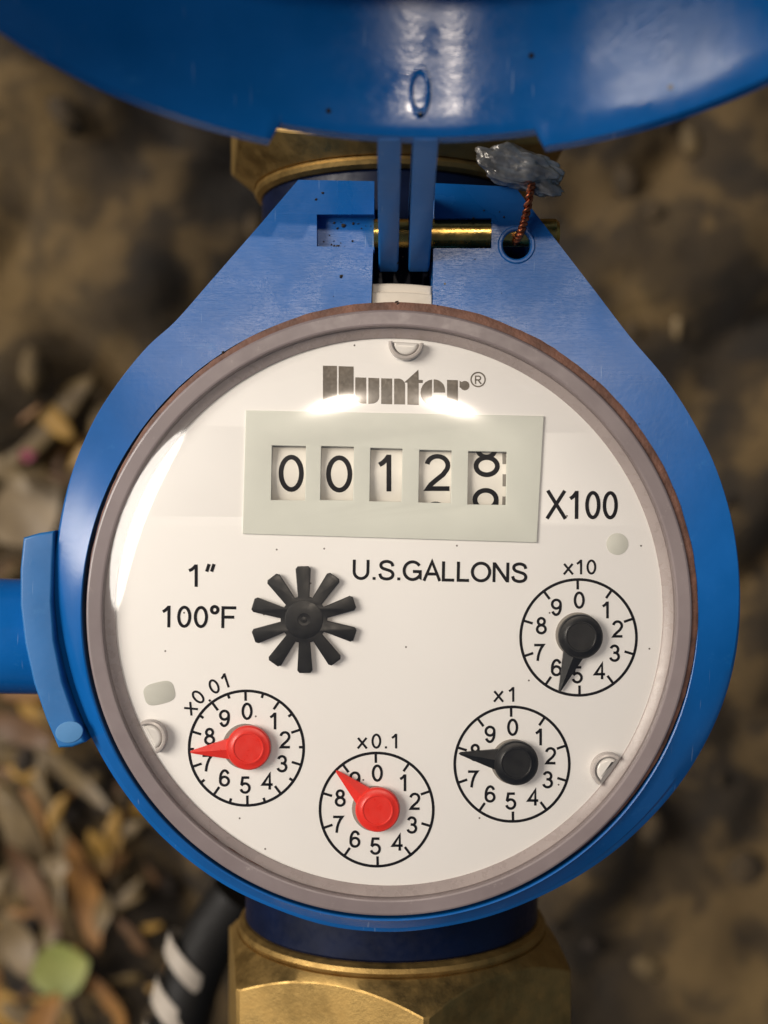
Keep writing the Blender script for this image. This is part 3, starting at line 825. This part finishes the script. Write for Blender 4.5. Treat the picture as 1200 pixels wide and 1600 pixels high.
# hinge arms
for xa, xb in ((-0.85, 2.25), (3.85, 7.15)):
    yz = [(39.0, -5.0), (38.2, -3.4), (38.5, -1.6), (41.3, 7.0), (45.6, 20.5), (49.0, 31.6), (52.5, 31.6), (52.0, 22.0), (50.0, 8.0), (49.0, -1.0), (47.8, -4.8), (45.0, -7.3), (42.0, -7.4)]
    m = len(yz); bv = 0.25
    cyy = sum(p[0] for p in yz)/m; czz = sum(p[1] for p in yz)/m
    v = []
    for x, k in ((xa, 0.96), (xa+bv, 1.0), (xb-bv, 1.0), (xb, 0.96)):
        v += [(x, cyy+(y-cyy)*k, czz+(z-czz)*(1-(1-k)*0.4)) for y, z in yz]
    f = [tuple(range(m)), tuple(range(3*m, 4*m))]
    for a in range(3):
        for j in range(m): f.append((a*m+j, a*m+(j+1) % m, (a+1)*m+(j+1) % m, (a+1)*m+j))
    sub(obj_from('hinge_arm', v, f, M_ARM), lid)
# moulding mark inside the lid
bx = []
ph0, s0 = -0.05, 7.5
v = []; f = []
for i in range(32):
    a = 2*math.pi*i/32
    for rr, hgt in ((2.5, -0.1), (2.35, 0.28), (1.9, 0.38), (1.5, 0.10), (1.3, -0.1)):
        v.append(lid_pt(ph0+rr*0.62*math.cos(a)/RL, RL-taper(s0+rr*1.35*math.sin(a))-hgt, s0+rr*1.35*math.sin(a)))
for i in range(32):
    for j in range(4): f.append((i*5+j, i*5+j+1, ((i+1) % 32)*5+j+1, ((i+1) % 32)*5+j))
sub(obj_from('moulding_mark', v, f, M_LID, angle=60), lid)

# ------------------------------------------------------------------ lead seal on twisted copper wire
seal = empty('wire_seal', W(815, 268, -2)+(-2,))
tag(seal, 'crumpled grey lead seal on twisted copper wire through the bracket hole', 'seal')
def S(o): o.parent = seal; o.matrix_parent_inverse = Matrix.Translation(seal.location).inverted(); return o
bm = bmesh.new(); bmesh.ops.create_icosphere(bm, subdivisions=5, radius=1.0)
sxc, syc = W(818, 266, 1.5)
for vt in bm.verts:
    p = vt.co.copy(); n1_ = noise.noise(p*1.5+Vector((4, 1, 2))); n2_ = noise.noise(p*3.4); n3_ = abs(noise.noise(p*6.0))
    k = 1+0.34*n1_+0.20*n2_-0.16*n3_
    x, y, z = p.x*7.0*k, p.y*3.2*k, p.z*2.8*k
    if p.z > 0.35: z -= (p.z-0.35)*1.6*k
    y += 0.5*math.sin(p.x*2.2)
    a = R(-24); vt.co = Vector((sxc+x*math.cos(a)-y*math.sin(a), syc+x*math.sin(a)+y*math.cos(a), 1.0+z+p.x*-0.8))*MM
me = bpy.data.meshes.new('lead_slug'); bm.to_mesh(me); bm.free(); finish(me, 180); me.materials.append(M_LEAD)
o = bpy.data.objects.new('lead_slug', me); C.objects.link(o); S(o)
wp = catmull([W(832, 287, 1.2)+(1.2,), W(828, 303, 2.2)+(2.2,), W(823, 330, 1.3)+(1.3,), W(818, 350, 1.2)+(1.2,), W(812, 366, 0.9)+(0.9,), W(806, 376, -0.8)+(-0.8,), W(806, 381, -5)+(-5,)], 12)
for ph in (0, math.pi):
    pts = []
    for i, p in enumerate(wp):
        a = i*0.62+ph; t = Vector(wp[min(len(wp)-1, i+1)])-Vector(wp[max(0, i-1)]); t.normalize()
        u = t.cross(Vector((0, 0, 1))); u = u.normalized() if u.length > 0.05 else Vector((1, 0, 0)); s2 = t.cross(u)
        pts.append(tuple(Vector(p)+(u*math.cos(a)+s2*math.sin(a))*0.33))
    v, f = tube(pts, 0.36, 10)
    S(obj_from('wire_strand', v, f, M_COPPER))

# ------------------------------------------------------------------ black hose with pale bands, low beside the outlet nut
hose = empty('striped_hose', W(290, 1560, -140)+(-140,))
tag(hose, 'black hose with pale slanting bands beside the lower brass nut', 'hose')
def Hh(o): o.parent = hose; o.matrix_parent_inverse = Matrix.Translation(hose.location).inverted(); return o
hz = -140.0
path = catmull([W(372, 1400, hz)+(hz,), W(335, 1455, hz)+(hz,), W(305, 1520, hz)+(hz,), W(285, 1590, hz)+(hz,), W(260, 1700, hz-10)+(hz-10,), W(220, 1900, hz-60)+(hz-60,)], 8)
v, f = tube(path, 7.6, 28); Hh(obj_from('hose_wall', v, f, M_HOSE))
for (px, py, wd, tilt) in ((300, 1506, 2.6, 30), (281, 1576, 3.0, 28), (264, 1646, 3.0, 28)):
    c = Vector(W(px, py, hz)+(hz,)); ax = Vector((0.28, 1, 0)).normalized(); sd_ = Vector((1, -0.28, 0)).normalized(); up = Vector((0, 0, 1))
    v = []; f = []; n = 40
    for i in range(n):
        a = 2*math.pi*i/n
        for du, rr in ((-wd, 7.5), (-wd, 8.2), (wd, 8.2), (wd, 7.5)):
            q_ = c+sd_*(rr*math.cos(a))+up*(rr*math.sin(a))+ax*(du-math.tan(R(tilt))*rr*math.cos(a))
            v.append(tuple(q_))
    for i in range(n):
        for j in range(4): f.append((i*4+j, i*4+(j+1) % 4, ((i+1) % n)*4+(j+1) % 4, ((i+1) % n)*4+j))
    Hh(obj_from('band', v, f, M_BAND))

# ------------------------------------------------------------------ leaves and litter on the ground
def leaf_mesh(name, L, Wd, curl, mat, seed):
    rnd = random.Random(seed); v = []; f = []; n = 10
    for i in range(n+1):
        t = i/n; hw = Wd*0.5*math.sin(math.pi*min(1, t*0.96+0.02))**0.75
        z = curl*(t-0.5)**2*L+L*0.02*math.sin(t*9+seed)
        for sgn, zz in ((-1, 0.22*hw), (0, 0.0), (1, 0.22*hw)):
            v.append((L*(t-0.5), sgn*hw, z+zz))
    m = len(v)
    v += [(a, b, c-0.5) for a, b, c in v]
    for i in range(n):
        for j in range(2):
            a = i*3+j; f.append((a, a+1, a+4, a+3)); f.append((m+a, m+a+3, m+a+4, m+a+1))
        for j in (0, 2): a = i*3+j; f.append((a, a+3, m+a+3, m+a))
    return obj_from(name, v, f, mat, angle=60)
ML = {'green': mat_leaf('green leaf', (0.15, 0.17, 0.035), (0.23, 0.24, 0.06)), 'orange': mat_leaf('orange leaf', (0.17, 0.075, 0.018), (0.29, 0.14, 0.032)),
      'yellow': mat_leaf('yellow leaf', (0.22, 0.12, 0.015), (0.32, 0.18, 0.03)), 'tan': mat_leaf('tan leaf', (0.08, 0.05, 0.016), (0.15, 0.10, 0.035)),
      'rust': mat_leaf('rust leaf', (0.075, 0.035, 0.012), (0.13, 0.065, 0.022)), 'pale': mat_leaf('pale leaf', (0.12, 0.08, 0.034), (0.18, 0.125, 0.058)), 'pink': mat_leaf('pink petal', (0.16, 0.015, 0.035), (0.22, 0.03, 0.06))}
leaves = [  # px, py, length px, width px, angle, colour, label
 (100, 1508, 96, 84, 20, 'green', 'pale green rounded leaf, blurred, low in the left corner'),
 (128, 1400, 190, 46, 102, 'orange', 'long orange leaf pointing at the green leaf'),
 (148, 1335, 70, 34, 112, 'yellow', 'small golden yellow leaf at the top of the orange leaf'),
 (82, 1420, 150, 30, 82, 'tan', 'narrow tan leaf between the long orange leaf and the left edge'),
 (52, 1390, 170, 40, 118, 'rust', 'rust brown leaf left of the narrow tan leaf'),
 (110, 1215, 170, 26, -38, 'tan', 'straw coloured leaf slanting below the blue sensor clip'),
 (25, 1480, 110, 54, 115, 'pale', 'pale pinkish leaf at the left edge beside the green leaf'),
 (40, 800, 130, 110, 40, 'pale', 'broad pale tan leaf above the blue sensor sleeve'),
 (45, 712, 26, 20, 10, 'pink', 'tiny crimson petal left of the meter body'),
 (75, 1580, 120, 40, 60, 'orange', 'dull orange leaf cut by the lower edge below the green leaf'),
 (30, 1140, 120, 46, -20, 'rust', 'brown leaf under the lower end of the blue sensor clip'),
 (20, 740, 100, 30, -40, 'tan', 'narrow curled leaf below the crimson petal'),
 (95, 1345, 44, 36, 0, 'pale', 'small greyish leaf left of the golden yellow leaf'),
 (168, 1415, 60, 26, 80, 'tan', 'small tan leaf right of the long orange leaf'),
]
for i, (px, py, Lp, Wp, an, c, lab) in enumerate(leaves):
    z = GZ+12; k = (CAM_H-z)/CAM_H*0.1
    x, y = W(px, py, z)
    o = leaf_mesh('petal' if c == 'pink' else 'leaf', Lp*k, Wp*k, 0.25, ML[c], i)
    zt = max(gh(x+dx, y+dy) for dx in (-12, 0, 12) for dy in (-12, 0, 12))
    o.location = (x*MM, y*MM, (zt+2+1.2*i)*MM); o.rotation_euler = (R(random.uniform(-8, 8)), R(random.uniform(-8, 8)), R(an))
    tag(o, lab, 'petal' if c == 'pink' else 'leaf', 'fallen leaves on the soil')
# crumbs, pebbles and leaf bits nobody could count
V = []; F = []; MI = []
mats = [mat_simple('soil crumbs', (0.035, 0.022, 0.008), 0.9, var=0.5), mat_simple('tan pebbles', (0.09, 0.06, 0.023), 0.85, var=0.4), ML['tan'], ML['rust'], mat_simple('dark humus', (0.016, 0.010, 0.005), 0.9), ML['orange'], ML['yellow']]
rnd = random.Random(3)
ico = bmesh.new(); bmesh.ops.create_icosphere(ico, subdivisions=2, radius=1); ico.verts.index_update()
iv = [p.co.copy() for p in ico.verts]; iff = [tuple(p.index for p in q_.verts) for q_ in ico.faces]; ico.free()
for i in range(2050):
    x, y = rnd.uniform(-400, 400), rnd.uniform(-460, 460)
    if i > 1700: x, y = rnd.uniform(-260, -105), rnd.uniform(-260, 45)
    left_low = (x < -90 and y < 60)
    if not left_low and rnd.random() < 0.8: continue
    mi = rnd.choices(range(7), (6, 4, 3.0 if left_low else 0.4, 2.5 if left_low else 0.3, 5, 2.0 if left_low else 0.05, 1.6 if left_low else 0.05))[0]
    if i > 1700: mi = rnd.choice((2, 2, 3, 5, 6))
    sz = rnd.uniform(2.5, 9)*(1.9 if rnd.random() < 0.13 else 1)
    st = (rnd.uniform(0.7, 1.3), rnd.uniform(0.5, 1.0), rnd.uniform(0.3, 0.8)) if mi in (0, 1, 4) else (rnd.uniform(1.4, 2.6), rnd.uniform(0.35, 0.7), 0.06)
    rot = Matrix.Rotation(rnd.uniform(0, 6.28), 3, 'Z') @ Matrix.Rotation(rnd.uniform(-0.4, 0.4), 3, 'X')
    o0 = len(V); sd3 = Vector((rnd.uniform(0, 50), 0, 0)); z0 = gh(x, y)
    for p in iv:
        q_ = p*(1+0.35*noise.noise(p*1.3+sd3))
        q_ = rot @ Vector((q_.x*st[0]*sz, q_.y*st[1]*sz, q_.z*st[2]*sz))
        V.append((x+q_.x, y+q_.y, z0+0.4*sz*st[2]+q_.z))
    F += [tuple(a+o0 for a in q_) for q_ in iff]; MI += [mi]*len(iff)
lit = obj_from('ground_litter', V, F, mats[0], angle=180)
for m_ in mats[1:]: lit.data.materials.append(m_)
lit.data.polygons.foreach_set('material_index', MI)
tag(lit, 'crumbs of soil, pebbles and leaf bits scattered over the ground', 'litter', kind='stuff')
